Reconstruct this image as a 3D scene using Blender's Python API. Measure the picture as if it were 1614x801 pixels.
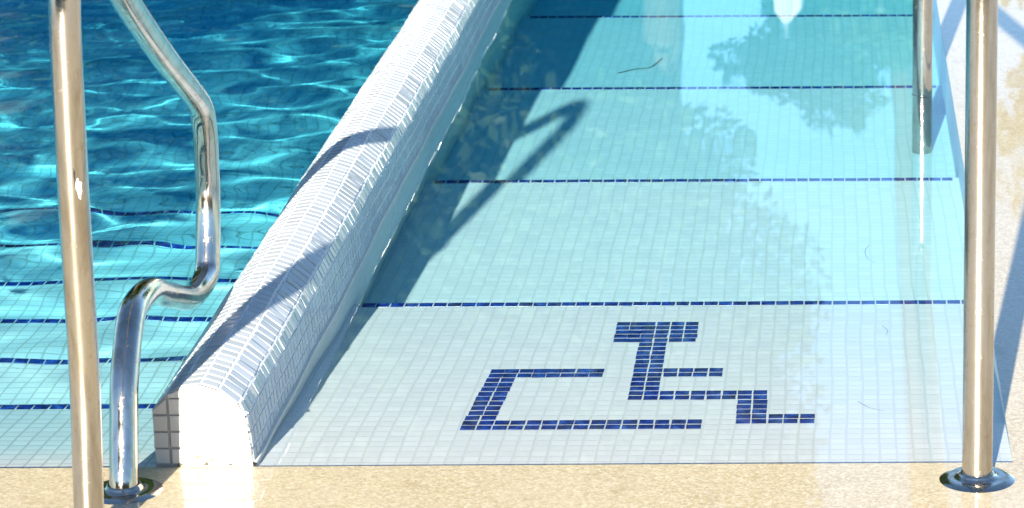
import bpy, bmesh, math, random
import numpy as np
from mathutils import Vector, Matrix
random.seed(7); rng = np.random.RandomState(11)
R = math.radians
scene = bpy.context.scene
for o in list(bpy.data.objects): bpy.data.objects.remove(o)

# ------------------------------------------------------------------ camera
PHI, CAM_H = 0.288917, 1.50929
cam_data = bpy.data.cameras.new("camera")
cam = bpy.data.objects.new("camera", cam_data)
scene.collection.objects.link(cam)
scene.camera = cam
cam_data.sensor_width = 36.0
cam_data.lens = 4700 / 1614 * 36.0
cam_data.shift_x = (807 - 1320) / 1614
cam_data.shift_y = 0.0
cam_data.clip_start = 0.1
cam_data.clip_end = 2000
cam.matrix_world = (Matrix.Translation((0, 0, CAM_H))
                    @ Matrix.Rotation(math.pi / 2 - PHI, 4, 'X')
                    @ Matrix.Rotation(-0.006, 4, 'Z'))
cam_data.dof.use_dof = True
cam_data.dof.focus_distance = 4.75
cam_data.dof.aperture_fstop = 13

# ------------------------------------------------------------------ light
SUN_EL = R(19.0)
SLOPE = 0.122
hx, hy = SLOPE / math.hypot(1, SLOPE), 1 / math.hypot(1, SLOPE)
to_sun = Vector((-hx * math.cos(SUN_EL), -hy * math.cos(SUN_EL), math.sin(SUN_EL)))
sl = bpy.data.lights.new("sun", 'SUN')
sl.energy = 5.0
sl.angle = R(0.53)
sl.color = (1.0, 0.94, 0.83)
sun = bpy.data.objects.new("sun", sl)
scene.collection.objects.link(sun)
sun.rotation_euler = to_sun.to_track_quat('Z', 'Y').to_euler()
sl.cycles.is_caustics_light = True

world = bpy.data.worlds.new("World")
scene.world = world
world.use_nodes = True
wn = world.node_tree
wn.nodes.clear()
wo = wn.nodes.new("ShaderNodeOutputWorld")
bg = wn.nodes.new("ShaderNodeBackground")
sky = wn.nodes.new("ShaderNodeTexSky")
sky.sky_type = 'NISHITA'
sky.sun_disc = False
sky.sun_elevation = SUN_EL
sky.sun_rotation = math.atan2(-hx, -hy)
sky.air_density = 1.0
sky.dust_density = 0.3
sky.ozone_density = 4.0
bg.inputs[1].default_value = 0.062
wn.links.new(sky.outputs[0], bg.inputs[0])
wn.links.new(bg.outputs[0], wo.inputs[0])

scene.view_settings.view_transform = 'Standard'
scene.view_settings.look = 'None'
scene.view_settings.exposure = 2.3
scene.view_settings.gamma = 1.0
scene.cycles.max_bounces = 10
scene.cycles.transmission_bounces = 8
scene.cycles.glossy_bounces = 4
scene.cycles.diffuse_bounces = 4
scene.cycles.caustics_reflective = False
scene.cycles.caustics_refractive = True
scene.cycles.sample_clamp_indirect = 6.0
scene.cycles.sample_clamp_direct = 30.0
scene.cycles.blur_glossy = 0.3
scene.cycles.use_denoising = True
scene.cycles.use_adaptive_sampling = False

# ------------------------------------------------------------------ helpers
def link_obj(name, data, parent=None):
    o = bpy.data.objects.new(name, data)
    scene.collection.objects.link(o)
    if parent is not None: o.parent = parent
    return o

def mesh_obj(name, verts, faces, mat, parent=None, smooth=False):
    me = bpy.data.meshes.new(name)
    me.from_pydata([tuple(v) for v in verts], [], faces)
    if mat: me.materials.append(mat)
    if smooth:
        me.polygons.foreach_set('use_smooth', [True] * len(me.polygons))
    me.update()
    return link_obj(name, me, parent)

def tag(o, label=None, cat=None, group=None, kind=None):
    if label: o['label'] = label
    if cat: o['category'] = cat
    if group: o['group'] = group
    if kind: o['kind'] = kind
    return o

def empty(name, loc=(0, 0, 0)):
    o = link_obj(name, None)
    o.location = loc
    o.empty_display_size = 0.1
    return o

class MB:
    """collects verts / faces"""
    def __init__(s): s.v = []; s.f = []
    def add(s, vs, fs):
        n = len(s.v); s.v += [tuple(v) for v in vs]; s.f += [tuple(i + n for i in f) for f in fs]
    def box(s, x0, x1, y0, y1, z0, z1):
        s.add([(x0,y0,z0),(x1,y0,z0),(x1,y1,z0),(x0,y1,z0),(x0,y0,z1),(x1,y0,z1),(x1,y1,z1),(x0,y1,z1)],
              [(0,3,2,1),(4,5,6,7),(0,1,5,4),(1,2,6,5),(2,3,7,6),(3,0,4,7)])
    def tile(s, o, u, v, n, lu, lv, th, ch, tilt=0.0, rot=0.0):
        """a mosaic tile centred at o lying in plane u,v with outward normal n"""
        c, sn = math.cos(rot), math.sin(rot)
        u, v = u * c + v * sn, v * c - u * sn
        if tilt:
            n = (n + u * random.gauss(0, tilt) + v * random.gauss(0, tilt)).normalized()
            u = (u - n * u.dot(n)).normalized(); v = n.cross(u)
        vs = []
        for a, b in ((-1,-1),(1,-1),(1,1),(-1,1)):
            vs.append(o + u * a * lu / 2 + v * b * lv / 2 - n * th)
        for a, b in ((-1,-1),(1,-1),(1,1),(-1,1)):
            vs.append(o + u * a * lu / 2 + v * b * lv / 2 - n * ch)
        for a, b in ((-1,-1),(1,-1),(1,1),(-1,1)):
            vs.append(o + u * a * (lu / 2 - ch) + v * b * (lv / 2 - ch))
        fs = [(8,9,10,11)]
        for k in range(4):
            q = (k + 1) % 4
            fs += [(k, q, 4 + q, 4 + k), (4 + k, 4 + q, 8 + q, 8 + k)]
        s.add(vs, fs)
    def build(s, name, mat, parent=None, smooth=False):
        return mesh_obj(name, s.v, s.f, mat, parent, smooth)

def catmull(pts, n=10):
    P = [Vector(p) for p in pts]
    P = [P[0] * 2 - P[1]] + P + [P[-1] * 2 - P[-2]]
    out = []
    for i in range(1, len(P) - 2):
        p0, p1, p2, p3 = P[i-1:i+3]
        for k in range(n):
            t = k / n
            out.append(0.5 * ((2*p1) + (p2-p0)*t + (2*p0-5*p1+4*p2-p3)*t*t + (-p0+3*p1-3*p2+p3)*t**3))
    out.append(P[-2])
    return out

def round_path(pts, rads, seg=10):
    """polyline whose corners are turned into arcs (pipe bends)"""
    P = [Vector(p) for p in pts]
    out = [P[0]]
    for i in range(1, len(P) - 1):
        a, b, c = P[i-1], P[i], P[i+1]
        d1, d2 = (a - b).normalized(), (c - b).normalized()
        ang = math.acos(max(-1, min(1, d1.dot(d2))))
        t = rads[i-1] / math.tan(ang / 2)
        t = min(t, 0.48 * (a - b).length, 0.48 * (c - b).length)
        p, q = b + d1 * t, b + d2 * t
        for k in range(seg + 1):
            s = k / seg
            out.append(p * (1-s)**2 + b * 2*s*(1-s) + q * s*s)
    out.append(P[-1])
    # densify straight runs
    res = [out[0]]
    for a, b in zip(out, out[1:]):
        n = max(1, int((b - a).length / 0.02))
        for k in range(1, n + 1): res.append(a.lerp(b, k / n))
    return res

def tube(mb, path, r, nseg=40, rfun=None):
    n = len(path)
    T = [(path[min(i+1, n-1)] - path[max(i-1, 0)]).normalized() for i in range(n)]
    U = Vector((1, 0, 0)); U = (U - T[0] * U.dot(T[0])).normalized()
    vs = []; fs = []
    for i in range(n):
        U = (U - T[i] * U.dot(T[i])).normalized(); W = T[i].cross(U)
        rr = r if rfun is None else rfun(i / (n - 1)) * r
        for k in range(nseg):
            a = 2 * math.pi * k / nseg
            vs.append(path[i] + (U * math.cos(a) + W * math.sin(a)) * rr)
    for i in range(n - 1):
        for k in range(nseg):
            q = (k + 1) % nseg
            fs.append((i*nseg+k, i*nseg+q, (i+1)*nseg+q, (i+1)*nseg+k))
    fs.append(tuple(reversed(range(nseg)))); fs.append(tuple(range((n-1)*nseg, n*nseg)))
    mb.add(vs, fs)

# ------------------------------------------------------------------ node helpers
class NT:
    def __init__(s, name):
        s.m = bpy.data.materials.new(name); s.m.use_nodes = True
        s.t = s.m.node_tree; s.t.nodes.clear()
        s.out = s.n('ShaderNodeOutputMaterial')
    def n(s, typ, **kw):
        nd = s.t.nodes.new(typ)
        for k, v in kw.items(): setattr(nd, k, v)
        return nd
    def l(s, a, b): s.t.links.new(a, b)
    def val(s, sock, v):
        if hasattr(v, 'is_output') or isinstance(v, bpy.types.NodeSocket): s.l(v, sock)
        else: sock.default_value = v
    def math(s, op, a, b=0.0, c=None, clamp=False):
        nd = s.n('ShaderNodeMath', operation=op, use_clamp=clamp)
        s.val(nd.inputs[0], a); s.val(nd.inputs[1], b)
        if c is not None: s.val(nd.inputs[2], c)
        return nd.outputs[0]
    def mix(s, f, a, b, typ='MIX'):
        nd = s.n('ShaderNodeMix', data_type='RGBA', blend_type=typ)
        s.val(nd.inputs[0], f)
        for sk, v in ((nd.inputs[6], a), (nd.inputs[7], b)):
            if isinstance(v, tuple): v = v if len(v) == 4 else (*v, 1)
            s.val(sk, v)
        return nd.outputs[2]
    def coord(s, kind='Object'):
        return s.n('ShaderNodeTexCoord').outputs[kind]
    def noise(s, vec, scale, detail=2, rough=.5, out=0, dist=0.0):
        nd = s.n('ShaderNodeTexNoise')
        if vec is not None: s.l(vec, nd.inputs['Vector'])
        nd.inputs['Scale'].default_value = scale; nd.inputs['Detail'].default_value = detail
        nd.inputs['Roughness'].default_value = rough; nd.inputs['Distortion'].default_value = dist
        return nd.outputs[out]
    def ramp(s, f, stops, interp='LINEAR'):
        nd = s.n('ShaderNodeValToRGB'); s.val(nd.inputs[0], f)
        nd.color_ramp.interpolation = interp
        e = nd.color_ramp.elements
        while len(e) < len(stops): e.new(.5)
        for i, (p, c) in enumerate(stops):
            e[i].position = p
            e[i].color = (c, c, c, 1) if isinstance(c, (int, float)) else (*c, 1)
        return nd.outputs[0]
    def sep(s, v):
        nd = s.n('ShaderNodeSeparateXYZ'); s.l(v, nd.inputs[0]); return nd.outputs
    def comb(s, x, y, z=0.0):
        nd = s.n('ShaderNodeCombineXYZ')
        for i, v in enumerate((x, y, z)): s.val(nd.inputs[i], v)
        return nd.outputs[0]
    def bump(s, h, strength=.5, dist=.001):
        nd = s.n('ShaderNodeBump'); s.l(h, nd.inputs['Height'])
        nd.inputs['Strength'].default_value = strength; nd.inputs['Distance'].default_value = dist
        return nd.outputs[0]
    def pbr(s, color, rough=.5, metal=0.0, normal=None, coat=0.0, coat_rough=.03, spec=.5, coat_ior=1.33, coat_normal=None):
        b = s.n('ShaderNodeBsdfPrincipled')
        s.val(b.inputs['Base Color'], (*color, 1) if isinstance(color, tuple) else color)
        s.val(b.inputs['Roughness'], rough); s.val(b.inputs['Metallic'], metal)
        s.val(b.inputs['Specular IOR Level'], spec)
        s.val(b.inputs['Coat Weight'], coat)
        b.inputs['Coat Roughness'].default_value = coat_rough; b.inputs['Coat IOR'].default_value = coat_ior
        if normal is not None: s.l(normal, b.inputs['Normal'])
        if coat_normal is not None: s.l(coat_normal, b.inputs['Coat Normal'])
        s.l(b.outputs[0], s.out.inputs['Surface'])
        return b

def mat_plain(name, c, rough=.5, metal=0.0, var=.15, scale=8):
    t = NT(name); v = t.coord()
    n = t.noise(v, scale, 4, .6)
    col = t.mix(n, tuple(x * (1 - var) for x in c), tuple(min(1, x * (1 + var)) for x in c))
    t.pbr(col, rough, metal)
    return t.m

# ------------------------------------------------------------------ materials
def mat_floor_mosaic(name, px, py, ox, oy, grout, dirt=.5):
    """white glass mosaic: cells px by py metres, hand-laid irregularity"""
    t = NT(name); v = t.coord(); x, y, z = t.sep(v)
    w1 = t.noise(v, 2.3, 2, .5); w2 = t.noise(v, 9.0, 1, .5); w3 = t.noise(v, 3.1, 2, .5, out=1)
    s3 = t.n('ShaderNodeSeparateColor'); t.l(w3, s3.inputs[0])
    dx = t.math('MULTIPLY', t.math('SUBTRACT', w1, .5), .018)
    dx = t.math('ADD', dx, t.math('MULTIPLY', t.math('SUBTRACT', w2, .5), .004))
    dy = t.math('MULTIPLY', t.math('SUBTRACT', s3.outputs[1], .5), .008)
    u = t.math('DIVIDE', t.math('SUBTRACT', t.math('ADD', x, dx), ox), px)
    w = t.math('DIVIDE', t.math('SUBTRACT', t.math('ADD', y, dy), oy), py)
    # column jitter per mosaic sheet row
    fu, fw = t.math('FRACT', u), t.math('FRACT', w)
    cu, cw = t.math('FLOOR', u), t.math('FLOOR', w)
    eu = t.math('MULTIPLY', t.math('MINIMUM', fu, t.math('SUBTRACT', 1.0, fu)), px)
    ew = t.math('MULTIPLY', t.math('MINIMUM', fw, t.math('SUBTRACT', 1.0, fw)), py)
    e = t.math('MINIMUM', eu, ew)
    m = t.n('ShaderNodeMapRange', interpolation_type='SMOOTHSTEP'); t.l(e, m.inputs[0])
    m.inputs[1].default_value = .0008; m.inputs[2].default_value = .0022
    mask = m.outputs[0]
    wh = t.n('ShaderNodeTexWhiteNoise'); t.l(t.comb(cu, cw, 0.0), wh.inputs['Vector'])
    tilec = t.mix(wh.outputs['Value'], (.80, .82, .80), (.88, .89, .87))
    tilec = t.mix(t.ramp(t.noise(v, 1.6, 4, .6), [(.45, 0.0), (.75, dirt * .25)]), tilec, (.62, .63, .52))
    col = t.mix(mask, grout, tilec)
    nrm = t.bump(mask, .5, .0012)
    t.pbr(col, .35, 0, nrm)
    return t.m

M = {}
M['channel_tile'] = mat_floor_mosaic('channel_mosaic', .0243, .0261, -.569 - .0243*40, 4.023 + .8032 - .0261*80, (.74, .76, .72))
M['step_tile'] = mat_floor_mosaic('pool_mosaic', .025, .025, 0, 4.023, (.60, .61, .56))

def mat_blue_tile():
    t = NT('cobalt_glass_tile'); v = t.coord()
    col = t.ramp(t.noise(v, 45, 2, .6), [(.3, (.003, .008, .07)), (.52, (.006, .025, .22)), (.72, (.02, .10, .45))])
    t.pbr(col, .25, 0, None)
    return t.m
M['blue'] = mat_blue_tile()

def mat_curb_tile(name, a, b):
    t = NT(name); g = t.n('ShaderNodeNewGeometry')
    col = t.mix(g.outputs['Random Per Island'], a, b)
    col = t.mix(t.ramp(t.noise(t.coord(), 30, 3, .6), [(.5, 0.0), (.8, .25)]), col, (.46, .46, .44))
    t.pbr(col, .25, 0, None, spec=.5)
    return t.m
M['curb_tile'] = mat_curb_tile('curb_mosaic_dimmed', (.30, .325, .335), (.38, .40, .41))  # same white mosaic, greyed: glancing sun and sky sheen put into the colour
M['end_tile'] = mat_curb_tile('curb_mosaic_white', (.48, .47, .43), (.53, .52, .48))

def mat_grout(name, a, b, scale=25):
    t = NT(name); v = t.coord(); n = t.noise(v, scale, 5, .65)
    t.pbr(t.mix(n, a, b), .7, 0, t.bump(t.noise(v, 220, 3, .6), .4, .001))
    return t.m
M['grout_white'] = mat_grout('white_grout', (.58, .58, .56), (.66, .66, .64))
M['plaster'] = mat_grout('pool_plaster', (.60, .66, .64), (.78, .81, .78), 9)
M['lime'] = mat_grout('lime_deposit', (.40, .38, .30), (.60, .60, .56), 60)

def mat_end_grout():
    t = NT('end_grout'); v = t.coord(); x, y, z = t.sep(v)
    left = t.math('SUBTRACT', 1.0, t.math('MULTIPLY', t.math('ADD', x, .985), 22), clamp=True)
    n = t.noise(v, 40, 4, .6)
    col = t.mix(n, (.30, .28, .24), (.38, .36, .32))
    col = t.mix(t.math('MULTIPLY', left, .9, clamp=True), col, (.36, .29, .20))
    t.pbr(col, .6, 0, t.bump(n, .3, .001))
    return t.m
M['end_grout'] = mat_end_grout()

def mat_deck():
    t = NT('wet_pebble_stone'); v = t.coord()
    vo = t.n('ShaderNodeTexVoronoi'); t.l(v, vo.inputs['Vector']); vo.inputs['Scale'].default_value = 300
    cells = t.n('ShaderNodeSeparateColor'); t.l(vo.outputs['Color'], cells.inputs[0])
    base = t.ramp(cells.outputs[0], [(0, (.30, .235, .13)), (.35, (.36, .29, .17)), (.7, (.41, .34, .215)), (1, (.48, .415, .30))])
    big = t.ramp(t.noise(v, 5, 5, .65), [(.35, 0.0), (.7, 1.0)])
    base = t.mix(t.math('MULTIPLY', big, .45), base, (.42, .355, .24))
    base = t.mix(t.ramp(t.noise(v, 14, 4, .7), [(.58, 0.0), (.72, .5)]), base, (.235, .16, .075))
    spk = t.ramp(t.noise(v, 120, 2, .7), [(.68, 0.0), (.74, 1.0)])
    base = t.mix(t.math('MULTIPLY', spk, .6), base, (.22, .17, .11))
    hgt = t.math('ADD', t.math('MULTIPLY', cells.outputs[1], .5), t.noise(v, 90, 3, .6))
    film = t.bump(t.noise(v, 7, 2, .5), .03, .004)
    t.pbr(base, .55, 0, t.bump(hgt, .55, .0012), coat=1.0, coat_rough=.025, coat_normal=film)
    return t.m
M['deck'] = mat_deck()

def mat_side_deck():
    t = NT('pale_terrazzo'); v = t.coord()
    vo = t.n('ShaderNodeTexVoronoi'); t.l(v, vo.inputs['Vector']); vo.inputs['Scale'].default_value = 260
    cells = t.n('ShaderNodeSeparateColor'); t.l(vo.outputs['Color'], cells.inputs[0])
    base = t.ramp(cells.outputs[0], [(0, (.36, .30, .22)), (.5, (.46, .41, .33)), (1, (.62, .57, .49))])
    base = t.mix(t.math('MULTIPLY', t.ramp(t.noise(v, 4, 5, .65), [(.4, 0.0), (.7, 1.0)]), .5), base, (.40, .33, .22))
    film = t.bump(t.noise(v, 7, 2, .5), .03, .004)
    t.pbr(base, .55, 0, t.bump(cells.outputs[1], .4, .001), coat=1.0, coat_rough=.03, coat_normal=film)
    return t.m
M['side_deck'] = mat_side_deck()

def mat_water(name, bump_scale, bump_str):
    t = NT(name); v = t.coord()
    nrm = t.bump(t.noise(v, bump_scale, 3, .55), bump_str, .002) if bump_str else None
    g = t.n('ShaderNodeBsdfGlass'); g.inputs['IOR'].default_value = 1.333; g.inputs['Roughness'].default_value = 0.0
    g.inputs['Color'].default_value = (1, 1, 1, 1)
    if nrm: t.l(nrm, g.inputs['Normal'])
    t.l(g.outputs[0], t.out.inputs['Surface'])
    return t.m
def mat_tint(name, col, dens):
    t = NT(name)
    a = t.n('ShaderNodeVolumeAbsorption')
    a.inputs['Color'].default_value = (*col, 1); a.inputs['Density'].default_value = dens
    t.l(a.outputs[0], t.out.inputs['Volume'])
    return t.m
M['water'] = mat_water('pool_water', 30, 0)
M['calm_water'] = mat_water('channel_water', 30, 0)

def mat_steel():
    t = NT('stainless_steel'); v = t.coord()
    mp = t.n('ShaderNodeMapping'); t.l(v, mp.inputs[0]); mp.inputs['Scale'].default_value = (1, 1, .12)
    br = t.noise(mp.outputs[0], 160, 4, .7)
    sm = t.noise(v, 18, 5, .65)
    sp = t.ramp(t.noise(v, 75, 3, .75), [(.57, 0.0), (.70, 1.0)])
    tn = t.ramp(t.noise(mp.outputs[0], 38, 4, .7), [(.46, 0.0), (.66, 1.0)])
    rough = t.math('ADD', .085, t.math('ADD', t.math('MULTIPLY', t.ramp(sm, [(.4, 0.0), (.75, 1.0)]), .14), t.math('MULTIPLY', sp, .22)))
    col = t.mix(t.math('MULTIPLY', sp, .5), (.54, .50, .44), (.30, .235, .15))
    col = t.mix(t.math('MULTIPLY', br, .25), col, (.40, .345, .27))
    col = t.mix(t.math('MULTIPLY', tn, .55), col, (.27, .21, .13))
    h = t.math('ADD', t.math('MULTIPLY', br, .3), sm)
    t.pbr(col, rough, 1.0, t.bump(h, .2, .0015))
    return t.m
M['steel'] = mat_steel()
M['chip'] = mat_plain('white_paint_fleck', (.82, .81, .78), .6, 0, .05, 200)
M['chip_dark'] = mat_plain('exposed_rust', (.30, .12, .05), .8, 0, .3, 200)
M['debris'] = mat_plain('wet_leaf_brown', (.06, .05, .025), .6, 0, .3, 60)

# ------------------------------------------------------------------ site layout (metres)
Y0 = 4.023                       # near edge of the water
XL, XR = -.982, -.841            # dividing curb, left and right faces
XW = .250                        # right wall of the channel
YE = 14.0                        # far end of the pool
XP = -7.0                        # left end of the pool
TREAD = [4.958, 5.924, 6.922, 7.919, 8.93, 9.95, 10.97]
DNEAR = [.002, .245, .430, .640, .84, 1.02, 1.2, 1.35]
DEPTH = [.155, .315, .520, .740, .93, 1.1, 1.25, 1.4]

def structure(name, mb, mat, label=None, caus=False, smooth=False):
    o = mb.build(name, mat, None, smooth)
    o['kind'] = 'structure'
    if caus: o.cycles.is_caustics_receiver = True
    return o

# deck: near strip and left as one sheet; right side in paler stone; rest of the ground to the horizon
m = MB()
# near edge with a softly worn arris
def strip_profile(mb, prof, x0, x1, nx):
    vs = []; fs = []
    for i in range(nx + 1):
        x = x0 + (x1 - x0) * i / nx
        for (y, z) in prof: vs.append((x, y + random.gauss(0, .0006) * (z > -.05), z))
    k = len(prof)
    for i in range(nx):
        for j in range(k - 1): fs.append((i*k+j, (i+1)*k+j, (i+1)*k+j+1, i*k+j+1))
    mb.add(vs, fs)
ZD = .0018
strip_profile(m, [(-400, ZD), (2.5, ZD), (3.9, ZD), (Y0-.006, ZD), (Y0-.002, ZD-.0012), (Y0, -.004), (Y0, -2.2)], -400, XW, 900)
m.add([(-400, Y0, ZD), (XP, Y0, ZD), (XP, 400, ZD), (-400, 400, ZD)], [(0, 1, 2, 3)])
m.add([(XP, YE, ZD), (XW, YE, ZD), (XW, 400, ZD), (XP, 400, ZD)], [(0, 1, 2, 3)])
structure('deck', m, M['deck'])
m = MB()
m.add([(XW, -400, ZD), (400, -400, ZD), (400, 400, ZD), (XW, 400, ZD)], [(0, 1, 2, 3)])
structure('side_deck', m, M['deck'])

# channel floor: wide descending steps, and pool walls
m = MB()
ys = [Y0] + TREAD + [YE]
for k in range(len(ys) - 1):
    d = -DEPTH[k]; dn = -DNEAR[k]
    m.add([(XR - .012, ys[k], dn), (XW, ys[k], dn), (XW, ys[k+1], d), (XR - .012, ys[k+1], d)], [(0, 1, 2, 3)])
    if k < len(DEPTH) - 1:
        d2 = -DNEAR[k+1]
        m.add([(XR, ys[k+1], d), (XW, ys[k+1], d), (XW, ys[k+1], d2), (XR, ys[k+1], d2)], [(0, 1, 2, 3)])
structure('channel_floor', m, M['channel_tile'], caus=True)

# left pool floor: narrow steps then the deep part
SY = [.357, .625, .922, 1.225, 1.550, 1.862]
SD = [.088, .13, .21, .30, .39, .48, .53]
m = MB()
ys2 = [Y0] + [Y0 + s for s in SY]
for k in range(6):
    d = -SD[k]; dn = d + .004 if k else -.002
    d2 = -SD[k+1] + .004 * (k < 5)
    m.add([(XP, ys2[k], dn), (XL + .01, ys2[k], dn), (XL + .01, ys2[k+1], d), (XP, ys2[k+1], d)], [(0, 1, 2, 3)])
    m.add([(XP, ys2[k+1], d), (XL, ys2[k+1], d), (XL, ys2[k+1], d2), (XP, ys2[k+1], d2)], [(0, 1, 2, 3)])
m.add([(XP, ys2[6], -.53), (XL + .01, ys2[6], -.53), (XL + .01, YE, -1.15), (XP, YE, -1.15)], [(0, 1, 2, 3)])
structure('pool_floor', m, M['step_tile'], caus=True)

m = MB()
m.add([(XW, Y0, ZD), (XW, YE, ZD), (XW, YE, -2.2), (XW, Y0, -2.2)], [(0, 1, 2, 3)])
m.add([(XP, YE, ZD), (XW, YE, ZD), (XW, YE, -2.2), (XP, YE, -2.2)], [(0, 3, 2, 1)])
m.add([(XP, Y0, ZD), (XP, YE, ZD), (XP, YE, -2.2), (XP, Y0, -2.2)], [(0, 3, 2, 1)])
structure('pool_wall', m, M['plaster'], caus=True)

# ------------------------------------------------------------------ blue tile lines on the step edges
NOSE_LABELS_R = ['blue tile line on the first wide step edge beyond the wheelchair symbol',
                 'blue tile line on the second wide step edge beyond the wheelchair symbol',
                 'blue tile line where the rail shadow peaks, third step edge from the symbol',
                 'blue tile line across the channel at the very top of the photo',
                 'blue tile line on the fifth step edge, deep and far in the channel',
                 'blue tile line on the sixth step edge, deep and far in the channel',
                 'blue tile line on the last step edge at the deep end of the channel']
def nosing(x0, x1, y, z, px, py, n, label, group, cat='tile line', zoff=.0025):
    mb = MB(); k = int((x1 - x0) / px)
    off = (x1 - x0 - k * px) / 2
    for r in range(n):
        for i in range(k):
            c = Vector((x0 + off + px * (i + .5), y - py * (r + .5) - .001 + random.gauss(0, .0004), z + zoff))
            mb.tile(c, Vector((1, 0, 0)), Vector((0, 1, 0)), Vector((0, 0, 1)), px * random.uniform(.86, .93), py * random.uniform(.86, .92), .002, .0006, .01, random.gauss(0, .012))
    o = mb.build('tile_line', M['blue'])
    o.cycles.is_caustics_receiver = True
    tag(o, label, cat, group)
for k, y in enumerate(TREAD[:4]):
    nosing(XR + .004, XW - .002, y, -DEPTH[k], .0248, .0255, 1, NOSE_LABELS_R[k], 'blue tile lines on the channel steps', zoff=.0045)
NOSE_LABELS_L = ['blue tile line on the pool step nearest the beige stone edge',
                 'second blue tile line from the stone edge, left of the white divider',
                 'third blue tile line from the stone edge, left of the white divider',
                 'fourth blue tile line from the stone edge, under rippled water',
                 'fifth blue tile line from the stone edge, broken up by ripples',
                 'farthest blue tile line in the rippled pool, before the deep blue water']
for k in range(6):
    nosing(-3.4, XL - .002, Y0 + SY[k], -SD[k], .0255, .0255, 1, NOSE_LABELS_L[k], 'blue tile lines on the pool steps', zoff=.0058 if k == 0 else .0025)

# ------------------------------------------------------------------ wheelchair symbol in blue tiles
cells = set()
def fill(r0, r1, c0, c1):
    for r in range(r0, r1 + 1):
        for c in range(c0, c1 + 1): cells.add((r, c))
fill(0, 4, 8, 13); fill(5, 17, 10, 11); fill(11, 12, 12, 15); fill(16, 17, 12, 18)
fill(18, 22, 17, 18); fill(21, 22, 19, 21)
fill(11, 12, 0, 7); fill(13, 23, 0, 1); fill(22, 23, 2, 14)
SLV = Vector((0, TREAD[0] - Y0, -(DEPTH[0] - DNEAR[0]))).normalized(); SLN = Vector((1, 0, 0)).cross(SLV)
mbs = [MB(), MB()]
PX, PY = .0243, .0261
SX0, SYT = -.569, Y0 + .8032          # left edge of column 0 at the bottom, far edge of row 0
for (r, c) in sorted(cells):
    skew = (23.5 - r) * PY * .045 * max(0, 1 - c / 10) - (23.5 - r) * PY * .03
    skew += (23.5 - r) * PY * .02
    jx = random.gauss(0, .0004)
    x = SX0 + (c + .5) * PX + skew + jx
    y = SYT - (r + .5) * PY + random.gauss(0, .00025)
    zf = -DNEAR[0] - (DEPTH[0] - DNEAR[0]) * (y - Y0) / (TREAD[0] - Y0)
    wheel = (r >= 11 and c <= 1) or (r in (11, 12) and c <= 7) or (r >= 22 and c <= 14)
    mbs[1 if wheel else 0].tile(Vector((x, y, zf + .0024)), Vector((1, 0, 0)), SLV, SLN,
            PX * random.uniform(.86, .91), PY * random.uniform(.80, .87), .002, .0005, .008, random.gauss(0, .012))
    # (each tile goes to the piece of the symbol it belongs to)
sym = empty('wheelchair_symbol', (0, 0, 0))
for nm, q in (('seated_figure', mbs[0]), ('wheel_outline', mbs[1])):
    o = q.build(nm, M['blue'], sym); o.cycles.is_caustics_receiver = True
tag(sym, 'wheelchair access symbol of small dark blue mosaic tiles on the pale channel floor', 'floor symbol')

# ------------------------------------------------------------------ dividing curb
PROF = [(0, 0), (0, .088), (.024, .112), (.042, .121), (.070, .125), (.098, .116), (.125, .094), (.135, .072), (.141, 0)]
curb = empty('divider_curb', (XL, Y0, 0))
tag(curb, 'white mosaic tiled divider curb running between the rippled pool and the calm channel', 'curb')
LEN = YE - Y0
def wob(y, a=.0016):
    return a * (math.sin(y * 3.1) + .6 * math.sin(y * 7.7 + 1) + .5 * math.sin(y * 17.3 + 2))
# grout body
m = MB(); ny = 300
pr = [(0, -2.2)] + PROF + [(.141, -2.2)]
def inset(i, d=.0009):
    """push a profile vertex inward"""
    x, z = pr[i]
    cx_, cz_ = .0705, .02
    if z <= 0: return (x + (d if x < .07 else -d), z)
    dx, dz = x - cx_, z - cz_; L = math.hypot(dx, dz)
    return (x - dx / L * d * 1.15, z - dz / L * d * 1.15)
vs = []; fs = []
for j in range(ny + 1):
    y = LEN * (j / ny)**1.3
    w = wob(y)
    for i in range(len(pr)):
        x, z = inset(i); vs.append((x + w, y + .002 if j == 0 else y, z + (w * .5 if z > 0 else 0)))
k = len(pr)
for j in range(ny):
    for i in range(k - 1): fs.append((j*k+i, (j+1)*k+i, (j+1)*k+i+1, j*k+i+1))
m.add(vs, fs)
b = m.build('grout_body', M['grout_white'], curb); b.cycles.is_caustics_receiver = True
# end cap (grout)
m = MB()
e = [(x, .0015, z) for x, z in [inset(i, .001) for i in range(len(pr))]]
m.add(e, [tuple(range(len(e)))])
m.build('end_grout', M['end_grout'], curb)

# strips of tiles along the profile: (from, to) as arc-length along the visible profile
def prof_pt(s):
    P = [Vector((x, 0, z)) for x, z in PROF]
    for a, c in zip(P, P[1:]):
        L = (c - a).length
        if s <= L: 
            d = (c - a).normalized(); return a + d * s, d
        s -= L
    d = (P[-1] - P[-2]).normalized(); return P[-1], d
tot = sum((Vector((a[0], a[1])) - Vector((b_[0], b_[1]))).length for a, b_ in zip(PROF, PROF[1:]))
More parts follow.
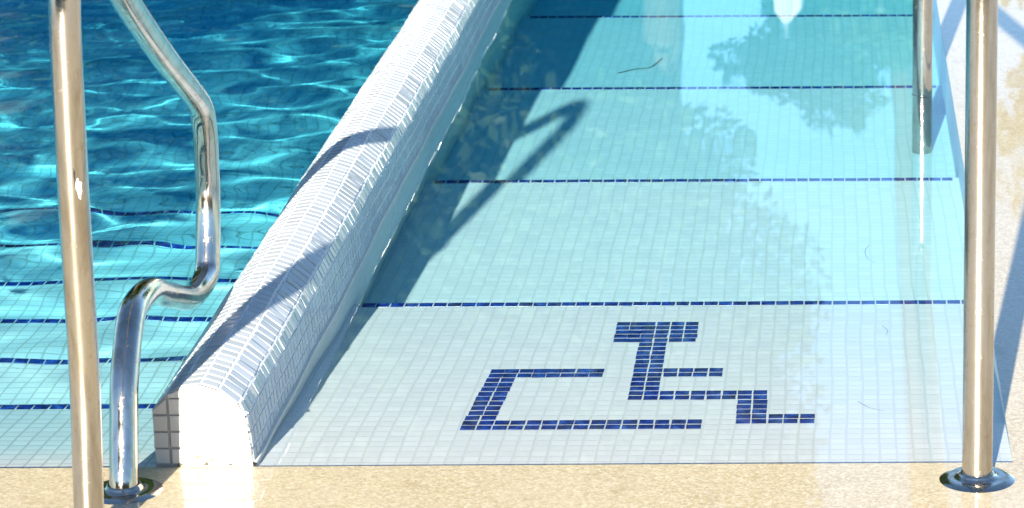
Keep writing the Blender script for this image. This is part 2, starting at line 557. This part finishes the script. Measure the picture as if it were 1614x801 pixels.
# strip breakpoints hand-placed so that tiles bridge the curved top
left_rows = [.0055, .031, .0565, .082]
m = MB(); caus = []
pitch = .0247
breaks = [(.003, .027), (.0285, .0525), (.054, .078), (.0795, .0885),
          (.0895, .1200), (.1215, .1405), (.142, .1690), (.1705, .1975), (.199, .2330), (.2345, .2555),
          (.257, .2800), (.2815, .3045), (.306, .3260)]
for si, (s0, s1) in enumerate(breaks):
    if s1 > tot: s1 = tot - .001
    a, _ = prof_pt(s0); c, _ = prof_pt(s1)
    v = (c - a); w = v.length; v.normalize()
    n = v.cross(Vector((0, 1, 0)))
    if n.dot((a + c) / 2 - Vector((.07, 0, .03))) < 0: n = -n
    y = .003 + (si % 2) * .0
    yy = y
    phase = random.random() * 10
    i = 0
    while yy < 5.2:
        irregular = .8 if si in (8, 9) else .25
        p = pitch * random.uniform(1 - .06 * irregular, 1 + .06 * irregular) * (.94 if si > 3 else 1)
        lu = p - .0035 * random.uniform(.8, 1.5)
        wv = (w - .0008) * random.uniform(.90, .99)
        o_ = (a + c) / 2 + Vector((wob(yy), yy + p / 2, wob(yy) * .5)) + v * random.gauss(0, .0005 * irregular) + n * (random.gauss(0, .0005) * irregular + .0002)
        m.tile(o_, Vector((0, 1, 0)), v, n, lu, wv, .003, .0007, .026 * irregular, random.gauss(0, .03 * irregular))
        yy += p; i += 1
to = m.build('tiles', M['curb_tile'], curb); to.cycles.is_caustics_receiver = True
# remaining far length of tiles, wider pitch not needed in view
# end face tiles
m = MB()
px = .141 / 5.4
for r in range(6):
    for c in range(6):
        x = .0025 + px * .47 + c * px * .97 - .004; z = .0165 + r * .0252
        hw = px * .41
        def topz(xx):
            for (xa, za), (xb, zb) in zip(PROF, PROF[1:]):
                if xa <= xx <= xb and xb > xa: return za + (zb - za) * (xx - xa) / (xb - xa)
            return 0
        xl, xr = max(.0015, x - hw), min(.1385, x + hw)
        if xr - xl < .006: continue
        zb = z - .0108
        ztl, ztr = min(z + .0108, topz(xl) - .003), min(z + .0108, topz(xr) - .003)
        if xr > .135: ztr = min(ztr, z + .0108, .07)
        if min(ztl, ztr) - zb < .003:
            if max(ztl, ztr) - zb < .005: continue
            ztl = max(ztl, zb + .001); ztr = max(ztr, zb + .001)
        jit = lambda: random.gauss(0, .0004)
        yf = -.0012 + random.gauss(0, .0003)
        P4 = [(xl + jit(), zb + jit()), (xr + jit(), zb + jit()), (xr + jit(), ztr), (xl + jit(), ztl)]
        m.add([(p[0], .002, p[1]) for p in P4] + [(p[0], yf, p[1]) for p in P4],
              [(4, 5, 6, 7), (0, 1, 5, 4), (1, 2, 6, 5), (2, 3, 7, 6), (3, 0, 4, 7)])
m.build('end_tiles', M['end_tile'], curb)
# lime line at the water line and mortar toe
m = MB(); vs = []; fs = []
for j in range(401):
    y = 6.0 * j / 400
    w = wob(y); r_ = .0026 + .0004 * abs(math.sin(j * 1.7) * math.sin(j * .37))
    x = .1415 + w
    vs += [(x - .003, y, .0055 + r_), (x + r_, y, .0045 + r_ * .5), (x + r_ * 1.15, y, -.0015), (x - .003, y, -.006)]
for j in range(400):
    for q in range(3): fs.append((j*4+q, (j+1)*4+q, (j+1)*4+q+1, j*4+q+1))
m.add(vs, fs)
m.build('lime_line', M['lime'], curb)
# chips at the foot of the end face
for (x, z, r_, mt) in ((.062, .014, .0032, 'chip_dark'), (.036, .003, .003, 'debris'), (.073, .002, .003, 'debris'), (.082, .009, .0022, 'chip_dark'), (.108, .002, .0026, 'debris')):
    m = MB(); ring = [(x + math.cos(a) * r_ * random.uniform(.6, 1.2), -.0024, max(.001, z + math.sin(a) * r_ * random.uniform(.6, 1.2)) + ZD) for a in [i * math.tau / 9 for i in range(9)]]
    m.add(ring + [(p[0], .001, p[2]) for p in ring], [tuple(range(9))] + [(i, i + 9, (i + 1) % 9 + 9, (i + 1) % 9) for i in range(9)])
    m.build('chip', M[mt], curb)

# ------------------------------------------------------------------ water
WG = 1.0
SPECS = [(.50, .022, 8, 0), (.26, .028, 12, 0), (.13, .013, 16, 0), (.20, .024, 16, 2), (.12, .010, 16, 2), (.09, .010, 20, 1)]   # wavelength, rms slope, count, where (0 all, 1 far, 2 near)
def wave_field(X, Y):
    Z = np.zeros_like(X)
    r = np.random.RandomState(5)
    gain = np.clip((Y - 4.08) / 1.15, 0.10, 1.0)
    # chop running mostly across the view, shorter ripples over it
    far = np.clip((Y - 5.2) / 1.4, 0.04, 1.0)
    near = np.clip((Y - 4.15) / .35, .15, 1) * np.clip((6.0 - Y) / .5, 0, 1) / gain
    for lam, slope, n, ff in SPECS:
        for _ in range(n):
            L = lam * r.uniform(.75, 1.3); k = 2 * math.pi / L
            th = math.pi / 2 + 0.35 + r.normal(0, .95)
            Z += (1.0, far, near)[ff] * WG * slope / k / math.sqrt(n) * 1.41 * np.sin(k * (X * math.cos(th) + Y * math.sin(th)) + r.uniform(0, 6.28))
    return Z * gain

def axis(segs):
    out = []
    for a, b_, st in segs:
        n = max(1, int(round((b_ - a) / st))); out += [a + (b_ - a) * i / n for i in range(n)]
    return np.array(out + [segs[-1][1]])
def water_sheet(name, xs, ys_, mat, fn):
    X, Y = np.meshgrid(xs, ys_)
    Z = fn(X, Y)
    nx, ny_ = len(xs), len(ys_)
    me = bpy.data.meshes.new(name)
    co = np.stack([X, Y, Z], -1).reshape(-1, 3).astype(np.float32)
    i = np.arange(nx * ny_).reshape(ny_, nx)
    q = np.stack([i[:-1, :-1], i[:-1, 1:], i[1:, 1:], i[1:, :-1]], -1).reshape(-1, 4)
    me.vertices.add(len(co)); me.vertices.foreach_set('co', co.ravel())
    me.loops.add(q.size); me.loops.foreach_set('vertex_index', q.ravel().astype(np.int32))
    me.polygons.add(len(q)); me.polygons.foreach_set('loop_start', np.arange(0, q.size, 4, dtype=np.int32))
    me.polygons.foreach_set('use_smooth', np.ones(len(q), bool))
    me.update(calc_edges=True); me.validate()
    me.materials.append(mat)
    o = link_obj(name, me)
    o['kind'] = 'structure'
    return o
def calm(X, Y):
    r = np.random.RandomState(9); Z = np.zeros_like(X)
    for lam, amp, n in ((.9, .00035, 6), (.35, .00008, 8)):
        for _ in range(n):
            k = 2 * math.pi / (lam * r.uniform(.7, 1.3)); th = r.uniform(0, math.pi)
            Z += amp / math.sqrt(n) * np.sin(k * (X * math.cos(th) + Y * math.sin(th)) + r.uniform(0, 6.28))
    return Z * np.clip((Y - 4.0) / 3, .15, 1)
def edge(X, Y):
    return np.clip((Y - (Y0 - .15)) / .14, 0, 1) * np.clip((XW + .12 - X) / .11, 0, 1)
ynear = [(Y0 - 4.0, Y0 - .2, .3), (Y0 - .2, Y0, .02)]
lively = water_sheet('pool_water', axis([(XP, -2.9, .05), (-2.9, XL + .004, .0085)]), axis(ynear + [(Y0, 9.0, .0085), (9.0, YE, .05)]),
                     M['water'], lambda X, Y: wave_field(X, Y) * edge(X, Y))
still = water_sheet('channel_water', axis([(XL + .01, XR, .03), (XR, XW, .02), (XW, XW + .15, .02), (XW + .15, 1.2, .3)]),
                    axis(ynear + [(Y0, YE, .02)]), M['water'], lambda X, Y: calm(X, Y) * edge(X, Y))
still.cycles.is_caustics_caster = True; lively.cycles.is_caustics_caster = True

# the absorbing body of the water: reaches just above the surface sheets so light enters it cleanly
for nm, x0, x1, zt, dens, tc in (('deep_water_body', XP - .01, XL + .002, .03, 2.1, (.0, .88, .985)), ('channel_water_body', XR - .002, XW + .01, .004, 1.4, (.01, .835, .945))):
    m = MB(); m.box(x0, x1, Y0 + .0005, YE + .01, -2.4, zt)
    o = m.build(nm, mat_tint(nm, tc, dens)); o['kind'] = 'structure'

# ------------------------------------------------------------------ rails
def flange(parent, x, y, rad=.053):
    m = MB(); prof = [(.0215, .013), (.0235, .0125), (.0245, .010), (.028, .0065), (.034, .0055), (.040, .0065), (.046, .0055), (.0515, .0028), (rad, ZD)]
    n = 64; vs = []; fs = []
    for r_, z in prof:
        for k in range(n):
            a = math.tau * k / n; vs.append((x + r_ * math.cos(a), y + r_ * math.sin(a), z))
    for i in range(len(prof) - 1):
        for k in range(n):
            q = (k + 1) % n; fs.append((i*n+k, (i+1)*n+k, (i+1)*n+q, i*n+q))
    m.add(vs, fs)
    return m.build('base_flange', M['steel'], parent, True)

def patch(parent, path_pt, axis_dir, r, ang, size, mat, name='paint_fleck', asp=2.0):
    """small irregular fleck hugging the tube at angle ang (0 = towards -Y)"""
    m = MB(); T = axis_dir.normalized()
    F = Vector((0, -1, 0)); F = (F - T * F.dot(T)).normalized(); S = T.cross(F)
    n = 14; vs = []
    for lay in (1.02, .99):
        for i in range(n):
            a = math.tau * i / n; k = random.Random(i * 7 + int(size * 1e5)).uniform(.55, 1.15)
            da = ang + math.cos(a) * k * size / r; dl = math.sin(a) * k * size * asp
            vs.append(path_pt + T * dl + (F * math.cos(da) + S * math.sin(da)) * r * lay)
    m.add(vs, [tuple(range(n))] + [(i, i + n, (i + 1) % n + n, (i + 1) % n) for i in range(n)])
    return m.build(name, mat, parent)

XA = -1.01
RL = .0200
left = empty('grab_rail', (XA, 3.732, 0))
left_inv = left.location.copy()
def rel(pts, e): return [Vector(p) - e.location for p in pts]
LP = [(-1.006, 3.733, -.02), (-1.004, 3.731, .052), (-.995, 3.728, .231), (-.984, 3.700, .415), (-.974, 3.678, .590), (-.965, 3.664, .743),
      (-.958, 3.675, .815), (-.960, 3.735, .855), (-.966, 3.82, .835), (-.980, 3.96, .752), (-.992, 4.096, .668), (-1.004, 4.34, .537), (-1.012, 4.52, .447), (-1.016, 4.61, .402), (-1.019, 4.655, .372), (-1.022, 4.682, .330), (-1.026, 4.698, .28), (-1.030, 4.707, .215), (-1.030, 4.680, .130),
      (-1.030, 4.645, .094), (-1.030, 4.53, .098), (-1.026, 4.36, .155), (-1.021, 4.235, .200), (-1.015, 4.119, .216), (-1.012, 4.058, .205), (-1.008, 3.987, .144), (-1.006, 3.953, .080), (-1.004, 3.924, .017), (-1.004, 3.922, -.01)]
path = catmull(rel(LP, left), 10)
m = MB(); tube(m, path, RL, 44)
m.build('tube', M['steel'], left, True)
flange(left, .004, 0)
flange(left, .006, 3.924 - 3.732)
patch(left, Vector((.037, 3.666 - 3.732, .52)), Vector((.04, -.08, 1)), RL, .62, .0045, M['chip'], asp=3.2)
patch(left, Vector((.002, 4.0 - 3.732, .157)), Vector((0, .5, 1)), RL, -.35, .0058, M['chip'], asp=.8)
tag(left, 'bent stainless steel grab rail with a kinked lower leg, beside the white divider curb', 'handrail', None)

RR = .0215
right = empty('stair_rail', (.1955, 3.95, 0))
pts = [(.1955, 3.95, -.02), (.1975, 3.95, .885), (.186, 6.282, .40), (.185, 6.282, -.5185)]
path = round_path(rel(pts, right), [.10, .10], 14)
m = MB(); tube(m, path, RR, 48)
m.build('tube', M['steel'], right, True)
flange(right, 0, 0, .0535)
m = MB(); ringp = [(.0214, -.0016), (.0222, -.001), (.0226, 0), (.0222, .001), (.0214, .0016)]
vs = []; fs = []; n = 48
for r_, z in ringp:
    for k in range(n): vs.append((-.010 + r_ * math.cos(math.tau * k / n), 2.332 + r_ * math.sin(math.tau * k / n), z + .0012))
for i in range(4):
    for k in range(n): fs.append((i*n+k, i*n+(k+1) % n, (i+1)*n+(k+1) % n, (i+1)*n+k))
m.add(vs, fs); m.build('waterline_ring', M['steel'], right, True)
tag(right, 'straight stainless steel handrail on the right, far post standing in the channel water', 'handrail', None)

# ------------------------------------------------------------------ bits in the water
def twig(name, pts, r, label, cat, group=None):
    m = MB(); c = [Vector(p) for p in pts]; o0 = c[0].copy()
    tube(m, catmull([p - o0 for p in c], 6), r, 6, lambda t: 1.0 - .6 * t)
    o = m.build(name, M['debris']); o.location = o0; tag(o, label, cat, group)
twig('twig', [(-.54, 7.22, -.667), (-.50, 7.26, -.667), (-.465, 7.28, -.670), (-.44, 7.38, -.676)], .0030, 'dark thin twig lying on the channel floor between the two farthest blue lines', 'twig')
G = 'hair-thin dark fibres lying in the channel'
twig('fibre', [(.03, 4.34, -.0505), (.045, 4.31, -.046), (.06, 4.295, -.044), (.07, 4.29, -.043)], .00045, 'fine dark curved fibre on the pale floor right of the wheelchair symbol', 'fibre', G)
twig('fibre', [(.075, 4.79, -.125), (.083, 4.76, -.120), (.08, 4.73, -.115)], .00045, 'fine short dark fibre just below the first blue line near the right wall', 'fibre', G)
twig('fibre', [(.06, 5.42, -.277), (.052, 5.38, -.274), (.056, 5.33, -.271), (.07, 5.30, -.269)], .0005, 'fine curled dark fibre on the second step left of the underwater post', 'fibre', G)
twig('fibre', [(.19, 5.98, -.432), (.22, 5.95, -.430), (.235, 5.98, -.432)], .0008, 'dark fibre lying by the foot of the submerged post', 'fibre', G)

# ------------------------------------------------------------------ trees around the pool (seen as reflections and shade)
def mat_leaf(name, c, c2):
    t = NT(name); g = t.n('ShaderNodeNewGeometry')
    col = t.mix(g.outputs['Random Per Island'], c, c2)
    t.pbr(col, .6, 0, spec=.2)
    return t.m
M['leaf'] = mat_leaf('leaf_green', (.016, .036, .012), (.026, .052, .016))
M['bark'] = mat_plain('bark', (.04, .03, .02), .9, 0, .4, 12)
def tree(name, x, y, h, r, label, zlow=None, leaves=9000, seed=1, group=None, cat='tree', flat=.8):
    rr = np.random.RandomState(seed)
    e = empty(name, (x, y, 0)); tag(e, label, cat, group)
    m = MB()
    zc = h - r * flat
    tube(m, catmull([(0, 0, -.05), (.1 * rr.randn(), .1 * rr.randn(), zc * .5), (0, 0, zc)], 6), .022 * h, 10, lambda t: 1 - .55 * t)
    cl = []
    for i in range(70):
        d = rr.randn(3); d /= np.linalg.norm(d); rad = rr.uniform(.1, .92) ** .6
        c = np.array([d[0] * r * rad, d[1] * r * rad, zc + d[2] * r * flat * rad]); cl.append((c, r * rr.uniform(.16, .34)))
        if i % 6 == 0:
            tube(m, [Vector((0, 0, zc * .7)), Vector(c * .5 + np.array([0, 0, zc * .4])), Vector(c)], .008 * h, 6, lambda t: 1 - .7 * t)
    m.build('trunk', M['bark'], e)
    m = MB()
    for i in range(leaves):
        c, rad = cl[rr.randint(len(cl))]
        d = rr.randn(3); d /= np.linalg.norm(d); p = c + d * rad * rr.uniform(.2, 1.0) ** .5 * np.array([1, 1, flat ** .5])
        a = Vector(rr.randn(3)).normalized(); b_ = a.cross(Vector(rr.randn(3))).normalized()
        s = rr.uniform(.05, .11) * (r / 3) ** .5; p = Vector(p)
        m.add([p - a * s, p + b_ * s * .5, p + a * s, p - b_ * s * .5], [(0, 1, 2, 3)])
    m.build('crown', M['leaf'], e)
    return e
def hedge(x0, x1, y, th, h, n, label, seed):
    rr = np.random.RandomState(seed); m = MB()
    for i in range(n):
        u = rr.rand(); x = x0 + (x1 - x0) * u
        hh = h * (1 + .06 * math.sin(x * 1.7) + .05 * math.sin(x * 4.1 + 1))
        q = rr.rand()
        p = Vector((x, y + th * (rr.rand() ** .6 * -.5 if q < .8 else rr.uniform(-.5, .5)), hh * (rr.rand() if q < .8 else 1) + rr.normal(0, .07)))
        a = Vector(rr.randn(3)).normalized(); b_ = a.cross(Vector(rr.randn(3))).normalized(); s = rr.uniform(.07, .15)
        m.add([p - a * s, p + b_ * s * .5, p + a * s, p - b_ * s * .5], [(0, 1, 2, 3)])
    o = m.build('hedge', M['leaf']); tag(o, label, 'hedge')
    c = MB(); nn = 40  # solid dark core added behind the leaves so no sky shows through
    for i in range(nn):
        xa, xb = x0 + .1 + (x1 - x0 - .2) * i / nn, x0 + .1 + (x1 - x0 - .2) * (i + 1) / nn
        hh = h * .93 * (1 + .05 * math.sin(xa * 1.7))
        c.add([(xa, y, 0), (xb, y, 0), (xb, y, hh), (xa, y, hh), (xa, y + th * .4, 0), (xb, y + th * .4, 0), (xb, y + th * .4, hh), (xa, y + th * .4, hh)], [(0, 1, 2, 3), (5, 4, 7, 6), (3, 2, 6, 7)])
    c.build('dark_core', M['bark'], o)
    return o
hedge(-15, -1.7, 30, 2.2, 10.5, 60000, 'very tall clipped hedge added behind the trees to close sky gaps in the reflections', 21)  # unseen, added to keep low sky out of the water reflections
tree('broadleaf_tree', -.12, 28, 5.5, 1.0, 'low round tree beyond the pool, between the tall hedge and the palm', seed=22, group=G, leaves=14000, flat=1.0)
G = 'broadleaf trees beyond the pool'
tree('broadleaf_tree', -3.6, 25, 12.2, 3.0, 'tall dense tree beyond the pool, reflected along the divider side of the channel', seed=3, group=G, leaves=60000, flat=1.5)
tree('broadleaf_tree', -6.3, 21.5, 16.5, 3.2, 'tallest tree beyond the pool, behind the rippled deep water', seed=4, group=G, leaves=80000, flat=2.3)
tree('broadleaf_tree', -11.5, 20, 16, 3.6, 'widest dense tree beyond the pool, leftmost of those behind the water', seed=14, group=G, leaves=60000, flat=2.0)
tree('broadleaf_tree', -1.5, 24.5, 10.6, 1.35, 'slim tree beyond the pool next to the open sky', seed=5, group=G, leaves=26000, flat=2.3)
tree('broadleaf_tree', 3.35, 26, 6.5, 2.05, 'tree beyond the pool on the right-hand stone deck', seed=6, group=G, leaves=40000, flat=1.4)
m = MB(); para = empty('parasol', (-.36, 22, 0)); tag(para, 'folded white parasol standing beyond the far end of the channel', 'parasol')
tube(m, [Vector((0, 0, 0)), Vector((0, 0, 1.5)), Vector((0, 0, 3.32))], .022, 12); m.build('pole', M['steel'], para)
m = MB(); vs = []; fs = []; n = 48
for j in range(20):
    t = j / 19; z = 1.25 + 1.95 * t; rr_ = (.26 - .12 * t) * (1 - max(0, t - .9) * 8)
    for k in range(n):
        a = math.tau * k / n; q = rr_ * (1 + .28 * math.cos(a * 8 + math.sin(t * 5))); vs.append((q * math.cos(a), q * math.sin(a), z))
for j in range(19):
    for k in range(n): fs.append((j*n+k, j*n+(k+1) % n, (j+1)*n+(k+1) % n, (j+1)*n+k))
m.add(vs, fs); M['canvas'] = mat_plain('white_canvas', (.30, .30, .29), .9); m.build('canopy', M['canvas'], para, True)
def palm(x, y, h, r, lean, label):
    e = empty('palm_tree', (x, y, 0)); tag(e, label, 'palm tree')
    rr = np.random.RandomState(2); m = MB()
    top = Vector((lean, 0, h))
    tube(m, catmull([(0, 0, -.05), (lean * .35, 0, h * .5), tuple(top)], 14), r, 14, lambda t: 1.12 - .25 * t + .03 * math.sin(t * 160))
    m.build('trunk', M['bark'], e)
    m = MB()
    for i in range(26):
        az = i * 2.4; up = rr.uniform(-.2, 1.0); L = rr.uniform(1.7, 2.3)
        d = Vector((math.cos(az), math.sin(az), 0)); sd = Vector((-d.y, d.x, 0))
        for k in range(22):
            t = k / 21; p = top + d * L * t * .9 + Vector((0, 0, L * (up * t - (.55 + up * .5) * t * t)))
            for sg in (-1, 1):
                q = p + sd * sg * .42 * (1 - t * .6) + Vector((0, 0, -.22)) + d * .18
                m.add([p, p + d * .05, q], [(0, 1, 2)])
    m.build('crown', M['leaf'], e)
palm(.60, 34, 16.5, .125, .65, 'slim leaning palm beyond the pool whose trunk is mirrored in the channel')
tree('shade_tree', -5.9, -9.0, 9.2, 3.2, 'leafy tree behind the viewer shading the deep blue corner of the pool', seed=8, leaves=60000, flat=.7)

m = MB(); m.box(-16, 16, -7.3, -7.0, 0, 2.6); m.box(-16.1, 16.1, -7.36, -6.94, 2.6, 2.72)  # unseen brown wall, added to give the steel rails something dark to reflect
w = m.build('added_wall', mat_plain('brown_wall', (.14, .10, .06), .85, 0, .25, 3)); tag(w, 'long low brown wall added behind the viewer for the steel rails to mirror', 'wall')
